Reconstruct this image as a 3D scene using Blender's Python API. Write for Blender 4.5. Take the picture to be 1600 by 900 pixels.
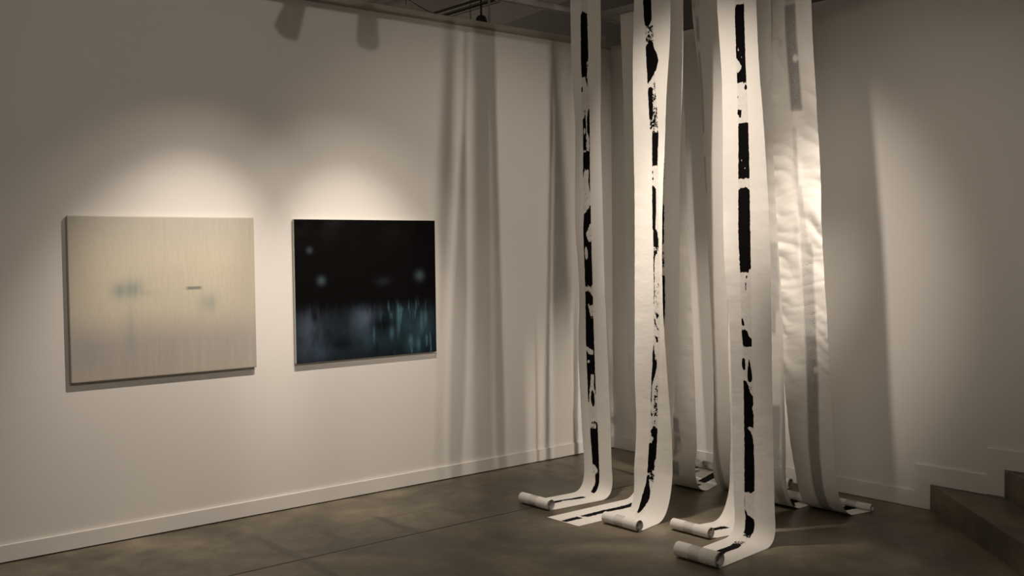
import bpy, bmesh, math, random
import numpy as np
from mathutils import Vector, Matrix, noise

for o in list(bpy.data.objects):
    bpy.data.objects.remove(o)
SC = bpy.context.scene
COL = SC.collection

# ------------------------------------------------------------------ camera
cam = bpy.data.cameras.new('camera')
cam_o = bpy.data.objects.new('camera', cam)
COL.objects.link(cam_o)
cam.sensor_width = 36.0
cam.lens = 1609.53 / 1600 * 36.0
cam.clip_start = 0.05
_f = Vector((0.64150533, 0.76612974, -0.03893768)); _r = Vector((0.76637848, -0.6422894, -0.01132926)); _u = Vector((0.03368894, 0.02257322, 0.99917741))
_m = Matrix((_r, _u, -_f)).transposed().to_4x4()
_m.translation = Vector((-6.21431, -6.10288, 1.7))
cam_o.matrix_world = _m
SC.camera = cam_o

# ------------------------------------------------------------------ world, exposure, lamps
w = bpy.data.worlds.new('world'); SC.world = w; w.use_nodes = True
w.node_tree.nodes['Background'].inputs[0].default_value = (1.0, .85, .68, 1)
w.node_tree.nodes['Background'].inputs[1].default_value = 0.004
SC.view_settings.view_transform = 'Standard'
SC.view_settings.look = 'None'
SC.view_settings.gamma = 1.0
SC.view_settings.use_curve_mapping = False
SC.view_settings.exposure = 0.0
WARM = (1.0, .858, .725)

def spot(name, loc, aim, watts, half_deg, blend, radius, color=WARM):
    l = bpy.data.lights.new(name, 'SPOT')
    l.energy = watts; l.spot_size = math.radians(half_deg * 2); l.spot_blend = blend
    l.shadow_soft_size = radius; l.color = color
    o = bpy.data.objects.new(name, l); COL.objects.link(o)
    o.location = loc
    o.rotation_euler = (Vector(aim) - Vector(loc)).to_track_quat('-Z', 'Y').to_euler()
    return o

def area(name, loc, aim, watts, sx, sy, color=WARM):
    l = bpy.data.lights.new(name, 'AREA'); l.shape = 'RECTANGLE'
    l.size = sx; l.size_y = sy; l.energy = watts; l.color = color
    o = bpy.data.objects.new(name, l); COL.objects.link(o)
    o.location = loc
    o.rotation_euler = (Vector(aim) - Vector(loc)).to_track_quat('-Z', 'Y').to_euler()
    return o

P1_LOC, P1_AIM = (-3.28, -1.42, 3.43), (-3.82, 0.0, 1.05)
P2_LOC, P2_AIM = (-2.85, -1.42, 3.43), (-2.46, 0.0, 1.08)
spot('lamp_pale_painting', P1_LOC, P1_AIM, 215, 22.5, 1.0, .03)
spot('lamp_dark_painting', P2_LOC, P2_AIM, 190, 21.5, 1.0, .03)
spot('lamp_pale_painting_spill', P1_LOC, (-3.82, 0.0, .8), 62, 34, 1.0, .03)
spot('lamp_dark_painting_spill', P2_LOC, (-2.46, 0.0, .8), 62, 34, 1.0, .03)
spot('lamp_paper_key', (-4.2, -2.50, 4.0), (-1.4, -1.99, 2.30), 470, 17.5, 1.0, .07)
spot('lamp_paper_overhead', (-2.3, -1.65, 4.2), (-1.3, -1.80, 0.0), 430, 16.5, 1.0, .05)
spot('lamp_crumpled_strip', (-1.6, -5.0, 3.6), (-.75, -2.42, 1.80), 640, 12, 1.0, .03)
spot('fill_right_wall', (-4.5, -5.6, 4.15), (0.0, -2.55, 1.75), 160, 17, 1.0, .05)  # added fill to lift the right wall, no fixture known
spot('fill_stair_treads', (-.9, -4.3, 4.2), (-.8, -4.2, 0.0), 22, 32, 1.0, .05)  # added weak top light to brighten the stair treads
spot('lamp_stair_side', (-.78, -5.0, 3.4), (-1.3, 0.0, 1.5), 215, 24, .9, .05)
spot('lamp_room', (-4.1, -5.2, 4.15), (-3.2, 0.0, 1.7), 105, 45, 1.0, .05)
area('fill_room', (-6.0, -4.8, 4.2), (-3.5, -3.0, 0), 34, 1.6, 1.6)  # added soft fill for the room's ambient level, not a fixture
area('fill_beyond_wall', (-1.0, 3.9, 2.2), (-1.0, 1.0, 4.0), 10, .6, .6)  # unseen fill added to raise the dark ceiling past the wall

# ------------------------------------------------------------------ helpers
def tag(o, label=None, cat=None, group=None, kind=None):
    if label: o['label'] = label
    if cat: o['category'] = cat
    if group: o['group'] = group
    if kind: o['kind'] = kind
    return o

def link(name, me, mats, parent=None):
    o = bpy.data.objects.new(name, me); COL.objects.link(o)
    for m in (mats if isinstance(mats, (list, tuple)) else [mats]):
        me.materials.append(m)
    if parent: o.parent = parent
    return o

def obj(name, bm, mats, parent=None, smooth=False):
    bmesh.ops.recalc_face_normals(bm, faces=bm.faces[:])
    me = bpy.data.meshes.new(name); bm.to_mesh(me); bm.free()
    if smooth:
        for p in me.polygons: p.use_smooth = True
    return link(name, me, mats, parent)

def empty(name, loc):
    o = bpy.data.objects.new(name, None); COL.objects.link(o); o.location = loc
    o.empty_display_size = .1
    return o

def add_box(bm, lo, hi, bev=0.0, mi=0):
    lo, hi = Vector(lo), Vector(hi)
    r = bmesh.ops.create_cube(bm, size=1.0)
    vs = r['verts']
    c = (lo + hi) / 2; d = hi - lo
    for v in vs:
        v.co = Vector((c.x + v.co.x * d.x, c.y + v.co.y * d.y, c.z + v.co.z * d.z))
    es = list({e for v in vs for e in v.link_edges})
    for f in {f for v in vs for f in v.link_faces}: f.material_index = mi
    if bev > 0:
        bmesh.ops.bevel(bm, geom=es, offset=bev, segments=2, affect='EDGES', profile=.6)

def add_tube(bm, pts, r, seg=10, cap=True):
    pts = [Vector(p) for p in pts]; rings = []
    for i, p in enumerate(pts):
        t = (pts[min(i + 1, len(pts) - 1)] - pts[max(i - 1, 0)]).normalized()
        a = Vector((0, 0, 1)) if abs(t.z) < .9 else Vector((1, 0, 0))
        n = t.cross(a).normalized(); b = t.cross(n)
        rings.append([bm.verts.new(p + r * (math.cos(2 * math.pi * k / seg) * n + math.sin(2 * math.pi * k / seg) * b)) for k in range(seg)])
    for a, b in zip(rings, rings[1:]):
        for k in range(seg):
            bm.faces.new((a[k], a[(k + 1) % seg], b[(k + 1) % seg], b[k]))
    if cap:
        bm.faces.new(rings[0][::-1]); bm.faces.new(rings[-1])

def add_prism(bm, poly, ax, lo, hi):
    """extrude a 2-D polygon along axis ax from lo to hi; the other two axes in order"""
    def P(p, h):
        q = list(p); q.insert(ax, h); return Vector(q)
    a = [bm.verts.new(P(p, lo)) for p in poly]; b = [bm.verts.new(P(p, hi)) for p in poly]
    bm.faces.new(a[::-1]); bm.faces.new(b)
    n = len(poly)
    for k in range(n):
        bm.faces.new((a[k], a[(k + 1) % n], b[(k + 1) % n], b[k]))

class NT:
    """tiny node builder"""
    def __init__(s, name):
        s.m = bpy.data.materials.new(name); s.m.use_nodes = True
        s.t = s.m.node_tree; s.b = s.t.nodes['Principled BSDF']
        s.tc = s.t.nodes.new('ShaderNodeTexCoord')
    def n(s, typ, **kw):
        x = s.t.nodes.new(typ)
        for k, v in kw.items():
            if k.startswith('i_'):
                key = k[2:]; key = int(key) if key.isdigit() else key.replace('_', ' ')
                s.set(x.inputs[key], v)
            else: setattr(x, k, v)
        return x
    def set(s, inp, v):
        if hasattr(v, 'links') or isinstance(v, bpy.types.NodeSocket): s.t.links.new(v, inp)
        else: inp.default_value = v
    def math(s, op, a, b=0.0, c=0.0, clamp=False):
        x = s.n('ShaderNodeMath', operation=op, use_clamp=clamp)
        s.set(x.inputs[0], a); s.set(x.inputs[1], b); s.set(x.inputs[2], c)
        return x.outputs[0]
    def mix(s, f, a, b):
        x = s.n('ShaderNodeMix', data_type='RGBA')
        s.set(x.inputs[0], f); s.set(x.inputs[6], a); s.set(x.inputs[7], b)
        return x.outputs[2]
    def noise(s, scale, detail=4, rough=.5, vec=None, dist=0.0):
        x = s.n('ShaderNodeTexNoise'); x.inputs['Scale'].default_value = scale
        x.inputs['Detail'].default_value = detail; x.inputs['Roughness'].default_value = rough
        x.inputs['Distortion'].default_value = dist
        s.set(x.inputs['Vector'], vec if vec is not None else s.tc.outputs['Object'])
        return x.outputs[0]
    def mapping(s, scale=(1, 1, 1), loc=(0, 0, 0), rot=(0, 0, 0)):
        x = s.n('ShaderNodeMapping'); s.t.links.new(s.tc.outputs['Object'], x.inputs[0])
        x.inputs['Scale'].default_value = scale; x.inputs['Location'].default_value = loc; x.inputs['Rotation'].default_value = rot
        return x.outputs[0]
    def ramp(s, v, lo, hi, a=0.0, b=1.0, smooth=False):
        x = s.n('ShaderNodeMapRange', interpolation_type='SMOOTHSTEP' if smooth else 'LINEAR')
        s.set(x.inputs[0], v)
        for i, q in enumerate((lo, hi, a, b)): x.inputs[i + 1].default_value = q
        return x.outputs[0]
    def bump(s, h, strength, dist=.01):
        x = s.n('ShaderNodeBump'); x.inputs['Strength'].default_value = strength; x.inputs['Distance'].default_value = dist
        s.set(x.inputs['Height'], h); s.t.links.new(x.outputs[0], s.b.inputs['Normal'])
    def out(s, color=None, rough=None, metal=None, spec=None):
        if color is not None: s.set(s.b.inputs['Base Color'], color)
        if rough is not None: s.set(s.b.inputs['Roughness'], rough)
        if metal is not None: s.b.inputs['Metallic'].default_value = metal
        if spec is not None: s.b.inputs['Specular IOR Level'].default_value = spec
        return s.m

def plain(name, col, rough=.6, metal=0.0, var=.06, scale=8, bump=.05, spec=.4):
    t = NT(name)
    f = t.noise(scale, 5)
    c = t.mix(f, tuple(x * (1 - var) for x in col) + (1,), tuple(min(1, x * (1 + var)) for x in col) + (1,))
    if bump: t.bump(t.noise(scale * 20, 3), bump, .002)
    return t.out(c, rough, metal, spec)

M = {}
M['wall'] = plain('wall_paint', (.79, .775, .745), .7, var=.02, scale=1.2, bump=.06, spec=.25)
M['base'] = plain('baseboard_paint', (.80, .785, .755), .5, var=.015, scale=2, bump=.02)
M['cap'] = plain('wall_top_shade_tone', (.38, .36, .315), .85, var=.08, scale=5, bump=.1)  # darker than the wall paint: the shadow band at the wall top, as colour
M['gap'] = plain('dark_gap', (.03, .026, .022), .9)
M['ceil'] = plain('ceiling_concrete', (.34, .32, .28), .9, var=.12, scale=1.5, bump=.1)
M['soffit'] = plain('soffit_paint', (.52, .50, .46), .8, var=.05, scale=2)
M['metal'] = plain('galvanized_steel', (.46, .46, .44), .5, .25, var=.15, scale=30)
M['dark'] = plain('dark_metal', (.05, .047, .045), .5, .2)
M['pipe'] = plain('conduit_dark', (.10, .085, .065), .5, .3)
M['can'] = plain('lamp_can_white', (.6, .59, .57), .5)
M['edge'] = plain('raw_canvas_edge', (.62, .64, .60), .8, var=.05, scale=40)

def floor_mat(name, tint=1.0):
    t = NT(name)
    n1 = t.noise(.9, 6, .6, dist=.6); n2 = t.noise(5, 8, .65); n3 = t.noise(60, 3)
    a = t.mix(t.ramp(n1, .40, .60), (.092 * tint, .080 * tint, .058 * tint, 1), (.265 * tint, .235 * tint, .175 * tint, 1))
    b = t.mix(t.ramp(n2, .3, .75), (.66, .64, .60, 1), (1.24, 1.22, 1.18, 1))
    mx = t.n('ShaderNodeMix', data_type='RGBA', blend_type='MULTIPLY'); mx.inputs[0].default_value = 1
    t.set(mx.inputs[6], a); t.set(mx.inputs[7], b); col = mx.outputs[2]
    sp = t.ramp(t.noise(14, 6, .75), .70, .78, 0, .35)
    col = t.mix(sp, col, (.46 * tint, .42 * tint, .35 * tint, 1))
    # worn cross lines left on the slab by earlier partitions
    sep = t.n('ShaderNodeSeparateXYZ'); t.t.links.new(t.tc.outputs['Object'], sep.inputs[0])
    X, Y = sep.outputs[0], sep.outputs[1]
    wob = t.math('MULTIPLY', t.math('SUBTRACT', t.noise(3.0, 3), .5), .10)
    Xw = t.math('ADD', X, wob)
    mask = None
    for (x0, y0, y1, hw, k) in ((-3.52, -1.9, -.45, .045, .8), (-3.14, -1.08, -.62, .04, .75), (-2.73, -1.08, -.56, .045, .8), (-2.28, -1.0, -.6, .04, .5), (-4.35, -1.2, -.5, .05, .5)):
        dx = t.ramp(t.math('ABSOLUTE', t.math('SUBTRACT', Xw, x0)), hw * .3, hw, k, 0, True)
        yy = t.math('MULTIPLY', t.ramp(Y, y0 - .05, y0 + .05), t.ramp(Y, y1 - .05, y1 + .05, 1, 0))
        d = t.math('MULTIPLY', dx, yy)
        mask = d if mask is None else t.math('MAXIMUM', mask, d)
    for (y0, x0, x1) in ((-.62, -3.2, -2.1), (-2.38, -2.9, -1.6)):
        dy = t.ramp(t.math('ABSOLUTE', t.math('SUBTRACT', t.math('ADD', Y, wob), y0)), .005, .03, .35, 0, True)
        xx = t.math('MULTIPLY', t.ramp(X, x0 - .1, x0 + .1), t.ramp(X, x1 - .1, x1 + .1, 1, 0))
        mask = t.math('MAXIMUM', mask, t.math('MULTIPLY', dy, xx))
    mask = t.math('MAXIMUM', mask, t.ramp(t.math('ABSOLUTE', t.math('ADD', t.math('ADD', Y, 1.052), t.math('MULTIPLY', wob, .08))), .006, .018, .9, 0, True))
    mask = t.math('MULTIPLY', mask, t.ramp(n2, .3, .6, .5, 1))
    col = t.mix(mask, col, (.085 * tint, .075 * tint, .06 * tint, 1))
    t.bump(t.math('ADD', n2, t.math('MULTIPLY', n3, .3)), .08, .004)
    return t.out(col, t.ramp(n1, .3, .7, .36, .52), spec=.45)
M['floor'] = floor_mat('polished_concrete')
M['step'] = floor_mat('step_concrete', .95)

# ---- paper: printed face and plain back with the ink showing through
def paper_mat(name, back):
    t = NT(name)
    ink = t.n('ShaderNodeAttribute', attribute_name='ink').outputs['Fac']
    wash = t.n('ShaderNodeAttribute', attribute_name='wash').outputs['Fac']
    nz = t.noise(48, 8, .68); nf = t.noise(260, 3)
    pap = t.mix(t.noise(3, 3), (.80, .785, .75, 1), (.86, .845, .81, 1))
    if not back:
        loc = t.math('SQRT', t.math('MULTIPLY', t.math('MULTIPLY', ink, t.math('SUBTRACT', 1.0, ink)), 4.0, clamp=True))
        v = t.math('ADD', ink, t.math('MULTIPLY', t.math('SUBTRACT', nz, .5), t.math('MULTIPLY', loc, 2.3)))
        msk = t.ramp(v, .45, .55)
        inkc = t.mix(nf, (.0025, .0022, .0022, 1), (.0065, .006, .006, 1))
        pap = t.mix(t.math('MULTIPLY', wash, t.ramp(nz, .35, .65, .15, 1)), pap, (.50, .49, .47, 1))
        col = t.mix(msk, pap, inkc)
        rough = t.math('SUBTRACT', .85, t.math('MULTIPLY', msk, .25))
    else:
        v = t.math('MULTIPLY', ink, t.ramp(t.noise(110, 5, .7), .25, .75, .72, 1.15))
        col = t.mix(t.math('MULTIPLY', v, .80), pap, (.17, .165, .16, 1)); rough = .85
    wr = t.noise(22, 5, .6, vec=t.mapping((1, 1, 2.4)))
    t.bump(wr, .12, .01)
    t.out(col, rough, spec=.03)
    return t.m
M['paper'] = paper_mat('printed_paper_face', False)
M['paperback'] = paper_mat('paper_back', True)

# ------------------------------------------------------------------ setting
WT = 3.385            # top of the gallery walls
def structure(name, bm, mats, parent=None, **k):
    return tag(obj(name, bm, mats, parent, **k), kind='structure')

bm = bmesh.new(); add_box(bm, (-10.0, -9.0, -.15), (3.2, 4.2, -.005))
floor = structure('floor', bm, M['gap'])
for y0, y1 in ((-9.0, -1.056), (-1.048, 4.2)):      # two pours of concrete with the saw-cut joint between them
    bm = bmesh.new(); add_box(bm, (-10.0, y0, -.005), (3.2, y1, 0)); obj('concrete_slab', bm, M['floor'], floor)
bm = bmesh.new(); add_box(bm, (-10.0, -9.0, 4.3), (3.2, 4.2, 4.45)); structure('ceiling', bm, M['ceil'])
bm = bmesh.new(); add_box(bm, (-10.0, 0, 0), (0.16, .16, WT - .045)); structure('wall_left', bm, M['wall'])
bm = bmesh.new(); add_box(bm, (0, -9.0, 0), (.16, 0, WT - .02)); structure('wall_right', bm, M['wall'])
bm = bmesh.new(); add_box(bm, (-10.0, 0.0, WT - .045), (.16, .16, WT + .012)); structure('wall_top_shaded', bm, M['cap'])  # top of the left wall, with its shadow put into the colour
bm = bmesh.new(); add_box(bm, (-10.16, -9.0, 0), (-10.0, 4.2, 4.3)); structure('wall_back', bm, M['wall'])
bm = bmesh.new(); add_box(bm, (-10.0, -9.16, 0), (3.2, -9.0, 4.3)); structure('wall_front', bm, M['wall'])
bm = bmesh.new(); add_box(bm, (-10.0, 4.2, 0), (3.2, 4.36, 4.3)); structure('wall_far', bm, M['wall'])
bm = bmesh.new(); add_box(bm, (3.2, -9.0, 0), (3.36, 4.2, 4.3)); structure('wall_beyond', bm, M['wall'])
# soffit in the space beyond the wall: a smooth bulkhead below the concrete ceiling
bm = bmesh.new(); add_prism(bm, [(.36, 1.99), (.09, .30), (.09, -2.2), (3.1, -2.2), (3.1, 4.1), (.70, 4.1)], 2, 3.9, 4.3)
structure('trim_2', bm, M['soffit'])

# baseboards (a dark gap under the left one)
bm = bmesh.new(); add_box(bm, (-10.0, -.016, .007), (0, 0, .100), .002); structure('baseboard_left', bm, M['base'])
bm = bmesh.new(); add_box(bm, (-10.0, -.012, 0), (0, -.002, .007)); structure('trim_3', bm, M['gap'])
bm = bmesh.new()
for y0, y1, z0, z1 in ((-2.715, -.016, .004, .107), (-2.82, -2.715, .004, .284), (-3.185, -2.82, .166, .284), (-3.288, -3.185, .170, .452), (-8.9, -3.288, .335, .452)):
    add_box(bm, (-.016, y0, z0), (0, y1, z1))
bmesh.ops.remove_doubles(bm, verts=bm.verts[:], dist=.0001)
structure('baseboard_right', bm, M['base'])

# stair beside the right wall: two angled concrete steps
def step(name, y0, z0, z1, back):
    b = bmesh.new()
    d = Vector((-.68, -.735)); L = 4.2
    p0 = Vector((-.016, y0)); p1 = p0 + d * L
    q0 = Vector((-.016, y0 - back)); q1 = q0 + d * (L - back)
    poly = [tuple(p0), tuple(p1), (p1.x, -7.5), (-.016, -7.5)]
    add_prism(b, poly, 2, z0, z1)
    es = [e for e in b.edges if abs(e.verts[0].co.z - z1) < 1e-5 and abs(e.verts[1].co.z - z1) < 1e-5]
    bmesh.ops.bevel(b, geom=es, offset=.006, segments=2, affect='EDGES')
    return b
stair = empty('concrete_stair', (-.5, -3.6, 0))
tag(stair, 'low dark concrete stair of angled steps climbing along the right wall', 'stair')
for nm, y0, z0, z1 in (('step', -2.825, 0.0, .163), ('step', -3.292, .163, .330)):
    o = obj(nm, step(nm, y0, z0, z1, .5), M['step'], None)
    o.data.transform(Matrix.Translation((.5, 3.6, 0))); o.parent = stair
bm = bmesh.new()   # chipped plaster line at the foot of the riser
random.seed(4)
for k in range(26):
    s = .02 + k * .05 + random.random() * .03
    c = Vector((-.016, -2.825, 0)) + Vector((-.68, -.735, 0)) * s
    add_box(bm, (c.x - .006 * random.random() - .004, c.y - .008, .0), (c.x + .002, c.y + .004 * random.random() + .001, .003 + .005 * random.random()))
chips = obj('mortar_crumb', bm, plain('pale_mortar', (.32, .30, .26), .9)); chips.data.transform(Matrix.Translation((.5, 3.6, 0))); chips.parent = stair; chips['kind'] = 'stuff'

# ------------------------------------------------------------------ paintings
def blob(t, u, v, cx, cy, rx, ry, soft=1.0):
    a = t.math('DIVIDE', t.math('SUBTRACT', u, cx), rx); b = t.math('DIVIDE', t.math('SUBTRACT', v, cy), ry)
    d = t.math('ADD', t.math('MULTIPLY', a, a), t.math('MULTIPLY', b, b))
    return t.math('POWER', 2.718, t.math('MULTIPLY', d, -1.0 * soft))

def uv_of(t, wd, ht):
    sep = t.n('ShaderNodeSeparateXYZ'); t.t.links.new(t.tc.outputs['Object'], sep.inputs[0])
    u = t.math('ADD', t.math('DIVIDE', sep.outputs[0], wd), .5); v = t.math('SUBTRACT', .5, t.math('DIVIDE', sep.outputs[2], ht))
    return u, v     # u right, v down

def pale_paint():
    t = NT('pale_painting_oil'); u, v = uv_of(t, 1.138, .952)
    st = t.noise(30, 5, .65, vec=t.mapping((1, 1, .06))); st2 = t.noise(110, 3, .6, vec=t.mapping((1, 1, .12))); bl = t.noise(3, 3)
    vv = t.math('ADD', v, t.math('MULTIPLY', t.math('SUBTRACT', st, .5), .16))
    cream, grey, mauve = (.66, .61, .49, 1), (.54, .52, .46, 1), (.41, .375, .36, 1)
    col = t.mix(t.ramp(vv, .0, .3, 0, 1, True), grey, cream)
    edge = t.ramp(t.math('ABSOLUTE', t.math('SUBTRACT', u, .48)), .25, .55, 0, .75, True)
    col = t.mix(edge, col, (.475, .435, .365, 1))
    col = t.mix(t.ramp(vv, .55, .80, 0, .9, True), col, mauve)
    col = t.mix(t.ramp(vv, .86, 1.02, 0, .7, True), col, (.46, .43, .37, 1))
    col = t.mix(t.ramp(st, .35, .7, 0, .30), col, (.66, .62, .50, 1))
    col = t.mix(t.ramp(st2, .45, .75, 0, .25), col, (.40, .42, .40, 1))
    blue = (.20, .27, .29, 1)
    for (cx, cy, rx, ry, k) in ((.245, .455, .040, .045, .55), (.315, .45, .055, .055, .62), (.40, .475, .05, .02, .15), (.725, .555, .055, .06, .5), (.30, .74, .025, .20, .28), (.08, .82, .10, .12, .22)):
        b = t.math('MULTIPLY', t.math('MULTIPLY', blob(t, u, v, cx, cy, rx, ry), k), t.ramp(st, .25, .6, .55, 1.1))
        col = t.mix(b, col, blue)
    a = t.math('MULTIPLY', t.ramp(t.math('ABSOLUTE', t.math('SUBTRACT', u, .645)), 0.026, .056, .75, 0, True), t.ramp(t.math('ABSOLUTE', t.math('SUBTRACT', v, .455)), .003, .017, 1, 0, True))
    col = t.mix(a, col, (.14, .18, .19, 1))
    t.bump(st2, .15, .002)
    return t.out(col, .6, spec=.3)

def night_paint():
    t = NT('night_painting_oil'); u, v = uv_of(t, 1.131, .950)
    st = t.noise(9, 6, .62, vec=t.mapping((1, 1, .22)), dist=.8); st2 = t.noise(26, 4, .6, vec=t.mapping((1, 1, .14))); cl = t.noise(3.2, 5, .6)
    blk = (.0042, .004, .0042, 1)
    low = t.ramp(t.math('ADD', v, t.math('MULTIPLY', t.math('SUBTRACT', st2, .5), .16)), .57, .70, 0, 1, True)
    base = t.mix(t.ramp(cl, .35, .7), (.005, .007, .010, 1), (.016, .024, .032, 1))
    soft = t.noise(5, 4, .6, vec=t.mapping((1, 1, .45)), dist=.5)
    for (cx, cy, rx, ry, k, c) in ((.10, .80, .10, .16, .9, (0.085, 0.110, 0.157, 1)), (.19, .90, .09, .08, .8, (0.057, 0.092, 0.142, 1)), (.46, .72, .08, .12, .95, (0.082, 0.116, 0.171, 1)), (.38, .84, .10, .10, .5, (.030, .042, .052, 1)),
                                   (.53, .88, .09, .08, .6, (.030, .066, .090, 1)), (.75, .76, .12, .10, .75, (.028, .068, .092, 1)), (.90, .78, .08, .10, .9, (.040, .090, .120, 1)), (.80, .93, .12, .07, .7, (.030, .080, .110, 1))):
        base = t.mix(t.math('MULTIPLY', t.math('MULTIPLY', blob(t, u, v, cx, cy, rx, ry), k), t.ramp(soft, .32, .62, .15, 1.15)), base, c)
    right = t.ramp(u, .45, .72, .10, 1.0, True)
    gl = t.math('MULTIPLY', t.ramp(st2, .56, .67, 0, .9, True), right)
    base = t.mix(t.math('MULTIPLY', gl, t.ramp(v, .56, .66)), base, (.065, .150, .195, 1))
    for (cx, cy, rx, ry) in ((.885, .76, .010, .07), (.915, .74, .014, .05), (.705, .74, .010, .10), (.66, .82, .016, .05), (.86, .93, .014, .05), (.80, .90, .016, .04), (.53, .82, .008, .06)):
        base = t.mix(t.math('MULTIPLY', blob(t, u, t.math('ADD', v, t.math('MULTIPLY', st2, .06)), cx, cy + .03, rx, ry), .75), base, (.070, .155, .20, 1))
    dk = t.math('MAXIMUM', blob(t, u, v, .60, .76, .10, .05), t.math('MULTIPLY', blob(t, u, v, .28, .88, .10, .05), .8))
    dk = t.math('MAXIMUM', dk, blob(t, u, v, .125, .68, .022, .05))
    base = t.mix(t.math('MULTIPLY', dk, .85), base, blk)
    col = t.mix(low, blk, base)
    col = t.mix(t.math('MULTIPLY', t.ramp(cl, .5, .75), t.ramp(v, .0, .25, .35, 0)), col, (.04, .038, .036, 1))
    for (cx, cy, r, k) in ((.098, .215, .018, .6), (.172, .430, .024, .85), (.875, .415, .030, .85)):
        col = t.mix(t.math('MULTIPLY', blob(t, u, v, cx, cy, r, r * 1.15, .9), k), col, (.060, .085, .110, 1))
    col = t.mix(t.math('MULTIPLY', blob(t, u, v, .60, .45, .05, .03), .25), col, (.05, .06, .07, 1))
    t.bump(st2, .1, .002)
    return t.out(col, .62, spec=.03)

def painting(x0, x1, z0, z1, front, edge, label, face_label, d=.032):
    c = Vector(((x0 + x1) / 2, 0, (z0 + z1) / 2))
    root = empty('painting', c); tag(root, label, 'painting', 'paintings on the left wall')
    hw, hh = (x1 - x0) / 2, (z1 - z0) / 2
    b = bmesh.new(); add_box(b, (-hw, -d, -hh), (hw, -.006, hh), .006)
    es = obj('canvas', b, [front, edge], root)
    for p in es.data.polygons:
        p.material_index = 0 if p.normal.y < -.5 else 1
    es['label'] = face_label
    for lo, hi in (((-hw + .02, -.006, hh - .06), (hw - .02, 0, hh - .02)), ((-hw + .02, -.006, -hh + .02), (hw - .02, 0, -hh + .06))):
        b = bmesh.new(); add_box(b, lo, hi)
        obj('hanging_batten', b, M['edge'], root)
    return root
pale = pale_paint(); 
painting(-4.399, -3.261, .958, 1.911, pale, pale, 'wide pale cream painting with faint blue smudges on the left wall', 'cream canvas streaked to mauve at the bottom')
painting(-2.981, -1.850, .954, 1.904, night_paint(), M['edge'], 'near-black night painting with blurry blue dots on the left wall', 'black canvas face with pale unpainted sides')

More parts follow.
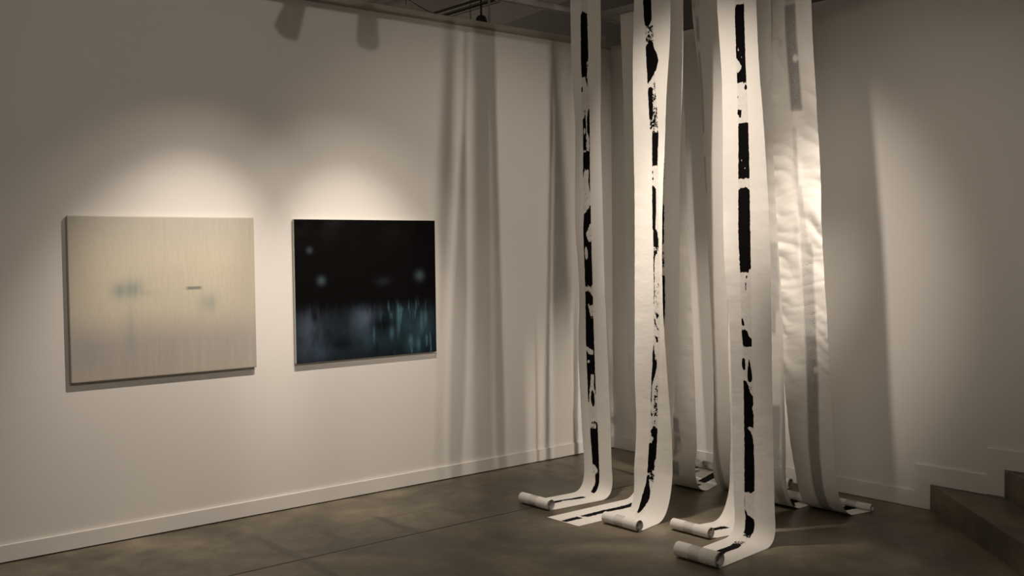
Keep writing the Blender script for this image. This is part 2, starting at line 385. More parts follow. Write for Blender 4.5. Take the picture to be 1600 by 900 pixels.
# ------------------------------------------------------------------ hanging paper strips
STRIPS = {
  'A': dict(dr=-1, xtop=-1.258, xb=-1.27, zb=0.12, xf=-1.37, xroll=-1.8, yroll=-1.055, r=0.035, w=0.285, rows=[(3.383, -1.0, 0.6), (2.949, -1.003, 0.6), (2.513, -1.018, -6.4), (2.076, -1.02, -1.8), (1.857, -1.022, -0.6), (1.419, -1.049, -7.7), (0.979, -1.052, -0.7), (0.541, -1.077, -2.1), (0.146, -1.099, -4.6)], ops=[('p', 1, [(3.309, 0.2, 0.35), (3.287, 0, 0.9), (2.993, 0, 1), (2.862, 0.05, 0.75)]), ('p', 0.1, [(2.997, 0.2, 0.9), (2.988, 0.2, 0.9)]), ('p', 0.5, [(2.967, 0.75, 1), (2.914, 0.75, 1)]), ('p', 1, [(2.858, 0.5, 0.8), (2.801, 0.75, 0.85)]), ('e', 0.9, 2.779, 0.05, 0.0131, 0.08), ('p', 1, [(2.583, 0, 0.4), (2.556, 0, 0.45), (2.36, 0, 0.5)]), ('p', 1, [(2.644, 0.85, 1), (2.578, 0.6, 1), (2.491, 0.6, 1), (2.447, 0.9, 1), (2.356, 0.9, 1)]), ('p', 0.55, [(2.652, 0.2, 0.45), (2.574, 0.2, 0.45)]), ('p', 0.25, [(2.513, 0.1, 0.35), (2.469, 0.1, 0.35)]), ('p', 0.4, [(2.491, 0.45, 0.6), (2.373, 0.45, 0.6)]), ('p', 1, [(2.356, 0, 1), (2.238, 0, 1)]), ('p', 0.5, [(2.238, 0, 1), (2.216, 0, 1)]), ('p', 1, [(2.238, 0, 0.2), (2.164, 0, 0.02)]), ('p', 1, [(2.238, 0.85, 1), (2.142, 0.75, 1), (2.076, 0.95, 1)]), ('p', 0.1, [(2.369, 0, 0.5), (2.351, 0, 0.5)]), ('p', 0.28, [(2.076, 0, 0.6), (1.945, 0, 0.6)]), ('p', 1, [(1.989, 0.95, 1), (1.954, 0.6, 1), (1.923, 0.1, 1), (1.822, 0, 1), (1.704, 0, 1), (1.432, 0, 1)]), ('p', 0.15, [(1.857, 0.85, 1), (1.822, 0.6, 1), (1.787, 0.3, 1), (1.739, 0.6, 1)]), ('e', 0.2, 1.656, 0.3, 0.0482, 0.2), ('p', 0.25, [(1.437, 0, 0.9), (1.41, 0, 1), (1.388, 0.0, 1), (1.362, 0.6, 1)]), ('p', 1, [(1.388, 0, 0.5), (1.362, 0, 1), (1.309, 0, 1), (1.001, 0, 1)]), ('p', 0.3, [(1.309, 0.3, 1), (1.265, 0.45, 1), (1.208, 0.7, 1)]), ('p', 1, [(1.001, 0, 1), (0.585, 0, 1)]), ('p', 0.12, [(1.01, 0, 0.2), (0.988, 0, 0.9), (0.962, 0.3, 0.8)]), ('e', 0.05, 0.914, 0.25, 0.011, 0.15), ('p', 0.2, [(0.826, 0.45, 0.85), (0.76, 0.35, 0.8), (0.707, 0.2, 0.4)]), ('p', 0.35, [(0.751, 0.3, 0.8), (0.681, 0.2, 1)]), ('p', 0.0, [(0.69, 0.2, 0.35), (0.681, 0.15, 1), (0.585, 0.1, 1), (0.519, 0, 1)]), ('p', 0.0, [(0.628, 0, 1), (0.519, 0, 1)]), ('e', 1, 0.655, 0.58, 0.0483, 0.2), ('p', 0.45, [(0.519, 0.5, 1), (0.488, 0.2, 1), (0.449, 0.2, 1)]), ('p', 1, [(0.497, 0.85, 1), (0.449, 0.8, 1)]), ('p', 1, [(0.449, 0, 1), (0.19, 0.1, 1), (0.058, 0.1, 1), (0.02, 0.1, 1)]), ('p', 0.1, [(0.199, 0.1, 0.4), (0.177, 0.0, 0.75), (0.142, 0.3, 0.7)]), ('p', 0, [(0.142, 0, 0.3), (0.058, 0, 0.2)])], band=[(3.383, 0.326, 0.565), (2.993, 0.317, 0.567), (2.6, 0.296, 0.563), (2.251, 0.285, 0.545), (1.857, 0.278, 0.556), (1.419, 0.218, 0.513), (0.979, 0.267, 0.544), (0.672, 0.26, 0.53), (0.409, 0.273, 0.538), (0.19, 0.274, 0.534), (0.08, 0.381, 0.548)], tail=[(-0.02, 0.25, 1, 1), (-0.12, 0.3, 0.8, 1), (-0.2, 0.15, 0.5, 1), (-0.24, 0.1, 0.7, 1), (-0.6, 0.2, 0.8, 1)]),
  'B': dict(dr=-1, xtop=-1.27, xb=-1.4, zb=0.36, xf=-1.56, xroll=-1.745, yroll=-1.78, r=0.034, w=0.285, rows=[(3.261, -1.629, 4.5), (2.978, -1.629, 5.9), (2.695, -1.624, -0.3), (2.248, -1.633, -4.8), (2.045, -1.636, -8.1), (1.638, -1.646, -9.1), (1.314, -1.659, -8.1), (0.91, -1.688, -1.8), (0.511, -1.73, 1.3), (0.267, -1.728, 9.5)], ops=[('p', 1, [(3.281, 0, 1), (3.14, 0, 0.95), (3.107, 0.1, 0.6)]), ('p', 0.47, [(3.107, 0.05, 1.1), (2.978, 0.05, 1.1)]), ('p', 1, [(3.002, 0.6, 0.9), (2.97, 0, 1), (2.917, 0, 1.35), (2.877, 0, 1.55), (2.824, 0, 1.25), (2.784, 0, 0.8), (2.739, 0, 0.15)]), ('p', 1, [(2.711, 0.2, 0.5), (2.691, 0, 0.6), (2.646, 0, 0.65), (2.593, 0, 0.5), (2.532, 0, 0.5), (2.492, 0, 0.3)]), ('p', 0.5, [(2.735, 0.6, 1), (2.439, 0.4, 1.15)]), ('p', 0.6, [(2.512, 0, 0.6), (2.439, 0, 0.9)]), ('e', 0, 2.601, 0.95, 0.0203, 0.25), ('p', 1, [(2.422, 0, 1), (2.329, 0, 0.9), (2.207, 0, 0.82)]), ('p', 0.35, [(2.435, 0, 1), (2.418, 0, 1)]), ('p', 0.2, [(2.207, 0, 0.9), (2.146, 0, 0.9)]), ('e', 0.9, 2.166, 0.1, 0.0053, 0.1), ('e', 0.9, 2.13, 0.1, 0.0061, 0.1), ('p', 1, [(2.085, 0, 0.1), (2.061, 0, 0.6), (1.923, 0, 0.6), (1.862, 0, 0.5), (1.809, 0, 0.45), (1.797, 0.1, 0.7), (1.72, 0.1, 0.9), (1.691, 0.1, 0.95)]), ('p', 0.45, [(1.699, 0.1, 0.9), (1.667, 0.1, 0.9)]), ('p', 1, [(1.671, 0.1, 0.9), (1.638, 0.1, 0.3), (1.59, 0.1, 0.15)]), ('p', 0.75, [(1.638, 0.0, 0.2), (1.334, 0.0, 0.14)]), ('p', 0.36, [(1.476, 0.1, 0.9), (1.274, 0.1, 0.9)]), ('p', 0.9, [(1.274, 0.15, 0.9), (1.262, 0.4, 0.9), (1.245, 0.5, 0.65)]), ('p', 0.42, [(1.245, 0.1, 0.3), (1.112, 0.1, 0.2)]), ('p', 1, [(1.237, 0.05, 0.2), (1.201, 0.35, 0.5), (1.157, 0.85, 1)]), ('p', 0.9, [(1.128, 0, 1), (1.12, 0, 1)]), ('e', 1, 1.108, 0.55, 0.0081, 0.14), ('p', 1, [(1.08, 0.1, 0.15), (1.019, 0, 0.3), (0.971, 0.05, 0.65), (0.943, 0.05, 0.65), (0.89, 0.0, 0.45), (0.822, 0, 0.1), (0.71, 0, 0.1)]), ('p', 0.47, [(1.031, 0.3, 0.5), (0.983, 0.3, 0.6)]), ('p', 0.46, [(0.83, 0.4, 0.9), (0.67, 0.4, 0.9)]), ('p', 0.5, [(0.67, 0.0, 1), (0.623, 0.0, 1)]), ('p', 0.85, [(0.631, 0, 0.6), (0.623, 0, 0.6)]), ('p', 0.42, [(0.611, 0.2, 0.7), (0.559, 0.2, 0.7)]), ('p', 1, [(0.559, 0.4, 1), (0.535, 0.1, 1), (0.511, 0.2, 1), (0.462, 0.4, 1), (0.454, 0, 1), (0.361, 0, 1), (0.349, 0, 0.8), (0.296, 0.0, 0.9), (0.267, 0, 0.4)]), ('p', 0.15, [(0.498, 0.15, 0.5), (0.47, 0.15, 0.5)]), ('p', 0.5, [(0.296, 0.1, 1), (0.207, 0.1, 1)]), ('p', 1, [(0.247, 0.0, 0.3), (0.207, 0.05, 0.4), (0.166, 0.0, 0.8), (0.114, -0.1, 1), (0.065, 0, 0.8), (0.024, 0.1, 0.4)])], band=[(3.261, 0.232, 0.446), (3.018, 0.312, 0.523), (2.776, 0.393, 0.618), (2.439, 0.491, 0.733), (2.427, 0.562, 0.774), (2.207, 0.576, 0.797), (1.882, 0.605, 0.852), (1.638, 0.636, 0.898), (1.436, 0.661, 0.896), (1.153, 0.601, 0.844), (0.951, 0.516, 0.754), (0.67, 0.409, 0.636), (0.47, 0.348, 0.558), (0.267, 0.333, 0.533), (0.065, 0.217, 0.417)], tail=[]),
  'S': dict(dr=-1, xtop=-1.258, xb=-1.385, zb=0.13, xf=-1.5, xroll=-1.945, yroll=-2.54, r=0.042, w=0.285, rows=[(3.139, -2.277, -0.5), (2.759, -2.315, -3.3), (2.383, -2.348, 3.5), (2.009, -2.371, 12.0), (1.637, -2.395, 15.2), (1.267, -2.427, 2.3), (0.899, -2.448, -1.6), (0.531, -2.465, -0.5), (0.238, -2.482, -0.7)], ops=[('p', 0.9, [(3.109, 0.2, 1), (3.097, 0, 1), (3.063, 0, 1)]), ('p', 1, [(3.063, 0, 1), (2.646, 0, 1)]), ('p', 0, [(2.793, 0, 0.1), (2.771, 0, 0.35), (2.744, 0, 0.55), (2.729, 0, 0.5), (2.714, 0, 0.15)]), ('e', 0, 2.843, 0.25, 0.0076, 0.08), ('e', 0, 2.797, 0.6, 0.0057, 0.06), ('e', 1, 2.62, 0.9, 0.0132, 0.12), ('p', 0.7, [(2.579, 0, 0.06), (2.552, 0, 0.06)]), ('e', 1, 2.477, 0.15, 0.0132, 0.2), ('e', 0.8, 2.462, 0.2, 0.0188, 0.1), ('p', 1, [(2.409, 0, 1), (2.088, 0, 1)]), ('e', 0, 2.196, 0.3, 0.0075, 0.05), ('e', 0, 2.147, 0.6, 0.0075, 0.05), ('p', 1, [(2.035, 0.35, 0.8), (2.024, 0, 1), (1.541, 0, 1)]), ('p', 0, [(1.56, 0.8, 1), (1.537, 0.8, 1)]), ('p', 0, [(1.784, 0.5, 1), (1.781, 0.5, 1)]), ('e', 0, 2.33, 0.45, 0.0037, 0.05), ('e', 1, 1.515, 0.6, 0.0059, 0.06), ('e', 0.9, 1.478, 0.5, 0.0059, 0.05), ('e', 0.9, 1.449, 0.5, 0.0059, 0.04), ('p', 1, [(1.271, 0, 0.12), (1.249, 0, 0.25), (1.231, 0.1, 0.35)]), ('p', 1, [(1.212, 0.1, 0.4), (1.201, 0, 0.6), (1.168, 0, 0.75), (1.157, 0, 1), (1.109, 0.1, 1)]), ('e', 1, 1.009, 0.08, 0.0332, 0.16), ('p', 1, [(1.039, 0.62, 0.72), (0.991, 0.5, 0.82), (0.943, 0.42, 0.95), (0.921, 0.45, 0.95), (0.91, 0.6, 0.75)]), ('p', 1, [(0.914, 0, 0.3), (0.884, 0, 0.5), (0.869, 0, 0.6), (0.847, 0.0, 0.65), (0.833, 0, 0.95), (0.788, 0, 1), (0.752, 0, 0.85), (0.733, 0, 1), (0.649, 0, 1)]), ('p', 0.5, [(0.899, 0.5, 0.9), (0.862, 0.6, 0.9)]), ('p', 1, [(0.649, 0, 0.15), (0.634, 0.0, 0.4), (0.616, 0, 0.75), (0.59, 0, 0.9), (0.531, 0, 1), (0.498, 0, 0.9), (0.48, 0, 1), (0.282, 0, 1), (0.271, 0.05, 0.7)]), ('p', 0.75, [(0.271, 0, 0.05), (0.135, 0, 0.05)]), ('p', 1, [(0.165, 0, 0.08), (0.139, 0.0, 0.3), (0.124, 0.1, 0.9), (0.099, 0, 1), (0.048, 0.1, 1), (0.026, 0.3, 0.8)]), ('p', 0.5, [(0.04, 0.0, 0.9), (0.02, 0.0, 0.9)])], band=[(3.12, 0.446, 0.684), (2.797, 0.4, 0.645), (2.496, 0.381, 0.627), (2.196, 0.36, 0.61), (1.749, 0.319, 0.581), (1.563, 0.325, 0.563), (1.194, 0.283, 0.516), (0.899, 0.29, 0.524), (0.531, 0.286, 0.524), (0.238, 0.254, 0.508), (0.055, 0.254, 0.492)], tail=[(0.03, 0.0, 0.9, 0.55), (-0.03, 0.1, 0.9, 1), (-0.2, 0.0, 0.75, 1), (-0.22, 0.1, 0.9, 1), (-0.34, 0.0, 0.9, 1), (-0.36, 0, 0.5, 0), (-0.5, 0, 0.5, 0)]),
  'E': dict(dr=-1, xtop=-1.105, xb=-1.08, zb=0.34, xf=-1.24, xroll=-1.93, yroll=-1.45, r=0, w=0.285, rows=[(3.291, -1.6, -0.2), (2.881, -1.594, 0.0), (2.263, -1.563, -4.2), (1.635, -1.56, -8.5), (1.298, -1.555, -8.4), (0.87, -1.509, -5.4), (0.436, -1.466, -3.6)], ops=[('p', 1, [(3.291, 0, 1), (2.922, 0, 1)]), ('p', 0.5, [(2.922, 0, 1), (2.84, 0, 1)]), ('p', 1, [(2.799, 0, 1), (2.096, 0, 1)]), ('p', 1, [(1.978, 0, 1), (1.71, 0, 1)]), ('p', 0.5, [(1.677, 0, 1), (1.551, 0, 1)]), ('p', 1, [(1.509, 0, 1), (0.783, 0, 1)]), ('p', 1, [(0.697, 0, 1), (0.089, 0, 1)])], band=[(3.291, 0.25, 0.5), (2.054, 0.129, 0.45), (1.719, 0.099, 0.436), (1.212, 0.216, 0.486), (0.436, 0.277, 0.532)], tail=[(-0.02, 0.1, 0.9, 1), (-0.2, 0.2, 0.95, 1), (-0.3, 0.1, 0.8, 1), (-0.5, 0.2, 0.9, 1), (-0.51, 0.2, 0.6, 0.1), (-0.54, 0.2, 0.6, 0.1), (-0.545, 0.2, 0.9, 1), (-0.68, 0.3, 0.9, 1)]),
  'H': dict(dr=-1, xtop=-1.105, xb=-1.13, zb=0.17, xf=-1.26, xroll=-1.55, yroll=-2.16, r=0.033, w=0.285, rows=[(3.181, -2.181, -14.0), (2.603, -2.192, -14.0), (2.023, -2.203, -14.0), (1.479, -2.214, -14.0), (1.011, -2.213, -12.8), (0.545, -2.238, -15.0)], ops=[('p', 1, [(3.181, 0, 1), (2.409, 0, 1)]), ('p', 1, [(2.332, 0, 1), (1.635, 0, 1)]), ('p', 0.5, [(1.635, 0, 1), (1.44, 0, 1)]), ('p', 1, [(1.44, 0, 1), (0.467, 0, 1)])], band=[(3.181, 0.362, 0.617), (0.545, 0.304, 0.565)], tail=[(-0.02, 0.2, 0.9, 1), (-0.1, 0.2, 0.8, 1), (-0.4, 0.2, 0.9, 1)]),
  'K': dict(dr=1, xtop=-0.69, xb=-0.64, zb=0.34, xf=-0.46, xroll=-0.31, yroll=-2.44, r=0.022, w=0.3, rows=[(3.23, -2.241, -2.0), (2.993, -2.238, 3.4), (2.712, -2.251, 7.8), (2.231, -2.273, 15.2), (1.628, -2.287, 17.8), (1.225, -2.311, 17.5), (0.822, -2.334, 12.6), (0.419, -2.365, 3.7), (0.141, -2.401, -7.1)], ops=[('p', 0.5, [(3.25, 0, 1), (3.214, 0, 1)]), ('p', 1, [(3.202, 0, 1), (2.544, 0, 1)]), ('e', 0, 2.864, 0.75, 0.024, 0.22), ('p', 0.9, [(2.572, 0, 1), (2.536, 0.05, 1)]), ('p', 0.34, [(2.432, 0, 0.4), (2.07, 0, 0.4)]), ('p', 0.42, [(2.07, 0.1, 0.7), (1.709, 0.1, 0.7)]), ('p', 0.6, [(1.709, 0, 1), (1.346, 0, 1)]), ('p', 0.72, [(1.346, 0, 1), (1.104, 0, 1)]), ('p', 0.95, [(1.124, 0, 1), (0.021, 0, 1)]), ('e', 0.3, 0.914, 0.85, 0.0202, 0.2)], band=[(3.23, 0.371, 0.629), (2.872, 0.418, 0.671), (2.552, 0.45, 0.692), (2.231, 0.466, 0.644), (2.03, 0.486, 0.677), (1.628, 0.554, 0.797), (1.225, 0.541, 0.77), (0.822, 0.514, 0.75), (0.419, 0.433, 0.687), (0.141, 0.407, 0.661)], tail=[(0, 0, 1, 1), (-0.5, 0, 1, 1)]),
  'G': dict(dr=1, xtop=-0.69, xb=-0.66, zb=0.34, xf=-0.48, xroll=-0.14, yroll=-1.72, r=0.03, w=0.285, rows=[(3.354, -1.582, -0.0), (2.748, -1.639, -10.4), (2.276, -1.642, -17.8), (1.629, -1.645, -25.6), (1.412, -1.647, -27.5), (0.978, -1.661, -28.5), (0.676, -1.698, -18.2), (0.328, -1.708, -10.7)], ops=[('p', 0.7, [(3.354, 0, 1), (3.337, 0, 1)]), ('p', 0.75, [(3.354, 0.1, 0.4), (3.268, 0.2, 0.9), (3.095, 0.1, 0.9)]), ('e', 0.1, 3.302, 0.6, 0.052, 0.35), ('e', 0.2, 3.224, 0.2, 0.0303, 0.2), ('p', 0.6, [(3.03, 0.2, 0.8), (2.748, 0.1, 0.9), (2.469, 0.1, 0.8)]), ('p', 0.5, [(2.319, 0, 0.8), (2.061, 0, 0.9)]), ('p', 0.6, [(0.805, 0, 1), (0.02, 0, 1)])], band=[(3.354, 0.038, 0.25), (3.095, 0.044, 0.188), (2.748, -0.023, 0.114), (2.276, 0.0, 0.108), (1.931, 0.055, 0.116), (1.412, 0.037, 0.111), (0.762, -0.013, 0.076), (0.545, -0.003, 0.136), (0.328, 0.045, 0.205), (0.154, 0.136, 0.318)], tail=[(0, 0, 1, 1), (-0.6, 0, 1, 1)]),
  'D': dict(dr=1, xtop=-0.69, xb=-0.8, zb=0.3, xf=-0.63, xroll=-0.1, yroll=-1.2, r=0.03, w=0.285, rows=[(3.425, -1.212, -2.6), (2.882, -1.254, -5.5), (2.299, -1.294, -4.6), (1.631, -1.345, -5.1), (1.055, -1.388, -7.9), (0.659, -1.418, -9.3), (0.309, -1.444, -9.5)], ops=[('p', 0.8, [(2.973, 0, 1), (1.631, 0, 1)]), ('p', 0.7, [(0.506, 0, 0.9), (0.397, 0, 0.9)]), ('p', 0.85, [(0.388, 0, 1), (0.287, 0, 1), (0.243, 0, 0.3)]), ('e', 0.3, 0.309, 0.8, 0.0307, 0.4), ('p', 0.85, [(0.213, 0, 0.9), (0.156, 0, 1), (0.099, 0, 0.9)])], band=[(3.425, 0.304, 0.565), (2.299, 0.311, 0.578), (1.055, 0.279, 0.558), (0.528, 0.211, 0.449), (0.134, 0.214, 0.476)], tail=[(0, 0, 1, 0.9), (-0.1, 0, 1, 0), (-0.16, 0, 1, 1), (-0.55, 0, 1, 1)]),
  'C': dict(dr=1, xtop=-0.69, xb=-0.5, zb=0.4, xf=-0.3, xroll=-0.1, yroll=-0.98, r=0.03, w=0.285, rows=[(3.336, -0.907, -1.4), (2.797, -0.889, -3.7), (2.101, -0.854, -5.7), (1.39, -0.819, -5.2), (0.859, -0.802, -5.0), (0.421, -0.802, -11.2)], ops=[('p', 0.8, [(3.208, 0, 1), (2.101, 0, 1)]), ('p', 0.8, [(1.959, 0, 1), (0.664, 0, 1)])], band=[(3.482, 0.5, 0.727), (0.421, 0.486, 0.771)], tail=[(0, 0, 1, 1), (-0.5, 0, 1, 1)]),
  'J': dict(dr=1, xtop=-0.69, xb=-0.72, zb=0.3, xf=-0.57, xroll=-0.43, yroll=-2.09, r=0.03, w=0.285, rows=[(3.282, -1.963, -4.7), (2.871, -1.968, -3.4), (2.457, -1.98, -3.4), (2.043, -1.997, -1.0), (1.629, -2.029, -1.3), (1.299, -2.055, -1.7), (0.803, -2.073, -4.3), (0.391, -2.095, -6.9)], ops=[('p', 0.4, [(1.712, 0, 1), (1.278, 0, 1)]), ('p', 0.55, [(1.278, 0, 0.5), (1.134, 0, 0.5)]), ('p', 0.75, [(0.68, 0, 1), (0.02, 0, 1)])], band=[(3.282, 0.566, 0.792), (1.629, 0.786, 0.982), (1.299, 0.732, 0.929), (0.68, 0.665, 0.89), (0.391, 0.625, 0.846), (0.102, 0.654, 0.885)], tail=[(0, 0, 1, 1), (-0.5, 0, 1, 1)])
}


def strip_path(S):
    """centre line in (x, z, contact flag): hang, bend, tail; arc length measured from the floor contact (up is positive)"""
    ztop = 3.505 if S['dr'] < 0 else 3.44
    hang = [(S['xb'] + (S['xtop'] - S['xb']) * min(1, (z - S['zb']) / (3.4 - S['zb'])), z) for z in np.linspace(ztop, S['zb'], 260)]
    p0 = np.array((S['xb'], S['zb'])); p3 = np.array((S['xf'], .0022))
    sl = (S['xb'] - S['xtop']) / (3.4 - S['zb'])
    tg = np.array((sl, -1.0)); tg /= np.linalg.norm(tg)
    a = S['zb'] * .62; b = abs(S['xf'] - S['xb']) * .70
    p1 = p0 + tg * a; p2 = p3 + np.array((-S['dr'] * b, 0.0))
    bend = []
    for k in np.linspace(0, 1, 41)[1:]:
        q = (1 - k) ** 3 * p0 + 3 * (1 - k) ** 2 * k * p1 + 3 * (1 - k) * k * k * p2 + k ** 3 * p3
        bend.append((q[0], max(.0022, q[1])))
    tail = [(x, .0022) for x in np.linspace(S['xf'], S['xroll'], 60)[1:]]
    pts = np.array(hang + bend + tail); ncon = len(hang) + len(bend) - 1
    s = np.concatenate(([0], np.cumsum(np.linalg.norm(np.diff(pts, axis=0), axis=1))))
    q = s[ncon] - s
    return pts, q, ncon

def nz(x, y, z): return noise.noise((x, y, z))

def make_strip(key, name, label, crumple, fine, curl, roll_label=None):
    S = STRIPS[key]; dr = S['dr']; wd = S['w']
    pts, q, ncon = strip_path(S)
    # resample rows evenly
    step = .0055 if fine else (.008 if key == 'K' else .012)
    nq = int((q[0] - q[-1]) / step)
    qs = np.linspace(q[0], q[-1], nq)
    xs = np.interp(-qs, -q, pts[:, 0]); zs = np.interp(-qs, -q, pts[:, 1])
    rows = sorted(S['rows']); rz = [r[0] for r in rows]
    def smooth_interp(z, vals):
        # cubic-ish interpolation through the measured rows
        zz = np.clip(z, rz[0], rz[-1]); v = np.interp(zz, rz, vals)
        d = .10
        return (np.interp(np.clip(z - d, rz[0], rz[-1]), rz, vals) + 2 * v + np.interp(np.clip(z + d, rz[0], rz[-1]), rz, vals)) / 4
    yc = smooth_interp(zs, [r[1] for r in rows]); th = np.radians(smooth_interp(zs, [r[2] for r in rows]))
    # towards the floor the twist dies out and the centre line runs on to the roll
    k = np.clip(1 - zs / max(.25, S['zb']), 0, 1); k = k * k * (3 - 2 * k)
    th = th * (1 - k)
    yb = rows[0][1]
    tl = np.clip(-qs / max(1e-6, -q[-1]), 0, 1)
    ycon = yb + (S['yroll'] - yb) * .25
    low = np.clip(1 - zs / max(rows[0][0], .05), 0, 1) * (qs > 0)
    yc = np.where(qs > 0, yc + (ycon - yb) * low, ycon + (S['yroll'] - ycon) * tl)
    # across
    if fine:
        u = np.unique(np.concatenate((np.linspace(0, .16, 5), np.linspace(.16, .80, 52), np.linspace(.80, 1, 6))))
    else:
        u = np.linspace(0, 1, 33)
    nu = len(u)
    T = np.gradient(np.stack((xs, zs), 1), axis=0); T /= np.linalg.norm(T, axis=1)[:, None]
    # normal of the printed face in the x-z plane: points to the side the tail goes to while hanging, up on the floor
    N = np.stack((T[:, 1], -T[:, 0]), 1)
    if dr > 0: N = -N
    N = -N if (N[10, 0] * dr < 0) else N
    co = np.zeros((nq, nu, 3)); amp = np.clip(zs / .3, .0, 1.0)
    seed = sum(ord(c) for c in key) * 7.3
    for i in range(nq):
        s_, c_ = math.sin(th[i]), math.cos(th[i])
        ds = (u - .5) * wd
        n3 = np.array((N[i, 0] * c_, N[i, 0] * s_ * 1.0, N[i, 1]))
        off = curl * ((2 * u - 1) ** 2 - .33)
        z = qs[i]
        off = off + .004 * math.sin(z * 2.1 + seed) * (2 * u - 1)
        if crumple > 0:
            cr = np.array([.55 * nz(a * 3.0 + seed, z * 16.0, 1.3) + .28 * abs(nz(a * 5 + seed, z * 30, 7.7)) + .5 * nz(a * 2.2, z * 5.0 + seed, 3.1) for a in u])
            if key == 'K':
                cr = np.array([.55 * (1 - 2.2 * abs(nz(a * .9 + (7.0 if a > .53 else 0), z * 9.0 + 1.1 * a + .6 * nz(a * 2, z * 3, 5.0), 1.3))) + .24 * (1 - 2.2 * abs(nz(a * 2.0 + 4.1, z * 19.0 - 1.5 * a, 6.3))) + .45 * nz(a * 1.6, z * 4.0 + seed, 3.1) for a in u])
                cr = cr * (.35 + .65 * np.clip(np.abs(u - .53) / .12, 0, 1))
            e_ = .55 + .45 * np.clip(np.abs(2 * u - 1), 0, 1)
            local = crumple if key != 'K' else crumple * (.25 + .75 * math.exp(-((z - 1.65) / .70) ** 2))
            off = off + cr * local * e_
        off = off * amp[i]
        co[i, :, 0] = xs[i] + s_ * ds + n3[0] * off
        co[i, :, 1] = yc[i] - c_ * ds + n3[1] * off
        co[i, :, 2] = zs[i] + n3[2] * off
        N[i] = N[i]
    # ink field, painted over (q, t) where t runs across the printed band
    q_of_z = lambda z: float(np.interp(z, pts[:ncon + 1, 1][::-1], q[:ncon + 1][::-1]))
    band = sorted((q_of_z(b[0]), b[1], b[2]) for b in S['band'])
    bq = [b[0] for b in band]
    u0 = np.interp(qs, bq, [b[1] for b in band]); u1 = np.interp(qs, bq, [b[2] for b in band])
    tail_u = (.34, .60) if dr < 0 else (.40, .66)
    kk = np.clip((-qs + .0) / .08, 0, 1)
    u0 = u0 * (1 - kk) + tail_u[0] * kk; u1 = u1 * (1 - kk) + tail_u[1] * kk
    t = (u[None, :] - u0[:, None]) / (u1 - u0)[:, None]
    cell = (np.gradient(u)[None, :] / (u1 - u0)[:, None]) * 1.15
    ink = np.zeros((nq, nu)); Q = np.repeat(qs[:, None], nu, 1)
    for op in S['ops']:
        if op[0] == 'p':
            pr = sorted((q_of_z(z), a, b) for z, a, b in op[2]); pq = [p[0] for p in pr]
            m = (Q >= pq[0]) & (Q <= pq[-1])
            a = np.interp(qs, pq, [p[1] for p in pr])[:, None]; b = np.interp(qs, pq, [p[2] for p in pr])[:, None]
            cov = np.clip((t - a) / cell + .5, 0, 1) * np.clip((b - t) / cell + .5, 0, 1) * m
            ink = ink * (1 - cov) + op[1] * cov
        else:
            _, val, zc, tc_, rz_, rt = op
            d = ((Q - q_of_z(zc)) / (rz_ + (.004 if val > .5 else 0))) ** 2 + ((t - tc_) / (rt + (.03 if val > .5 else 0))) ** 2
            cov = np.clip((1 - np.sqrt(d)) / .25 + .5, 0, 1)
            ink = ink * (1 - cov) + val * cov
    tail = S['tail']
    for a, b in zip(tail, tail[1:]):
        m = (Q <= a[0]) & (Q >= b[0])
        f = (a[0] - qs) / max(1e-6, a[0] - b[0])
        lo = (a[1] + (b[1] - a[1]) * f)[:, None]; hi = (a[2] + (b[2] - a[2]) * f)[:, None]
        cov = np.clip((t - lo) / cell + .5, 0, 1) * np.clip((hi - t) / cell + .5, 0, 1) * m
        ink = ink * (1 - cov) + a[3] * cov
    for _ in range(3 if fine else 1):
        pad = np.pad(ink, ((1, 1), (0, 0)), mode='edge')
        ink = (pad[:-2] + 2 * pad[1:-1] + pad[2:]) / 4
    wash = np.clip(t / cell + .5, 0, 1) * np.clip((1 - t) / cell + .5, 0, 1) * np.interp(qs, [-1, 0, .3, 1, 2, 3, 4], [.1, .2, .5, .4, .6, .45, .5])[:, None]
    # two faces: printed side and back, .9 mm apart
    nn = np.zeros((nq, nu, 3)); du = np.gradient(co, axis=1); dv = np.gradient(co, axis=0)
    nn = np.cross(du, dv); nn /= np.linalg.norm(nn, axis=2)[:, :, None] + 1e-12
    ref = np.zeros((nq, 3)); ref[:, 0] = N[:, 0]; ref[:, 2] = N[:, 1]
    flip = np.sign((nn * ref[:, None, :]).sum(2).mean(1))[:, None, None]
    nn = nn * flip
    front = co + nn * .00012; backv = co - nn * .00012
    V = np.concatenate((front.reshape(-1, 3), backv.reshape(-1, 3)))
    idx = np.arange(nq * nu).reshape(nq, nu)
    a, b, c, d = idx[:-1, :-1].ravel(), idx[:-1, 1:].ravel(), idx[1:, 1:].ravel(), idx[1:, :-1].ravel()
    F1 = np.stack((a, b, c, d), 1); F2 = F1[:, ::-1] + nq * nu
    if flip[nq // 2, 0, 0] > 0: pass
    n0 = np.cross(V[F1[0, 1]] - V[F1[0, 0]], V[F1[0, 2]] - V[F1[0, 0]])
    if np.dot(n0, nn[0, 0]) < 0: F1 = F1[:, ::-1]; F2 = F2[:, ::-1]
    h = nq * nu
    rim = []   # the two faces lie a quarter of a millimetre apart; the cut edges stay open
    for e0, e1 in ((idx[:-1, 0], idx[1:, 0]), (idx[1:, -1], idx[:-1, -1]), (idx[0, 1:], idx[0, :-1]), (idx[-1, :-1], idx[-1, 1:])):
        rim.append(np.stack((e0, e1, e1 + h, e0 + h), 1))
    Fs = np.concatenate((F1, F2))
    me = bpy.data.meshes.new('sheet')
    me.vertices.add(len(V)); me.vertices.foreach_set('co', V.ravel())
    me.loops.add(Fs.size); me.loops.foreach_set('vertex_index', Fs.ravel().astype(np.int32))
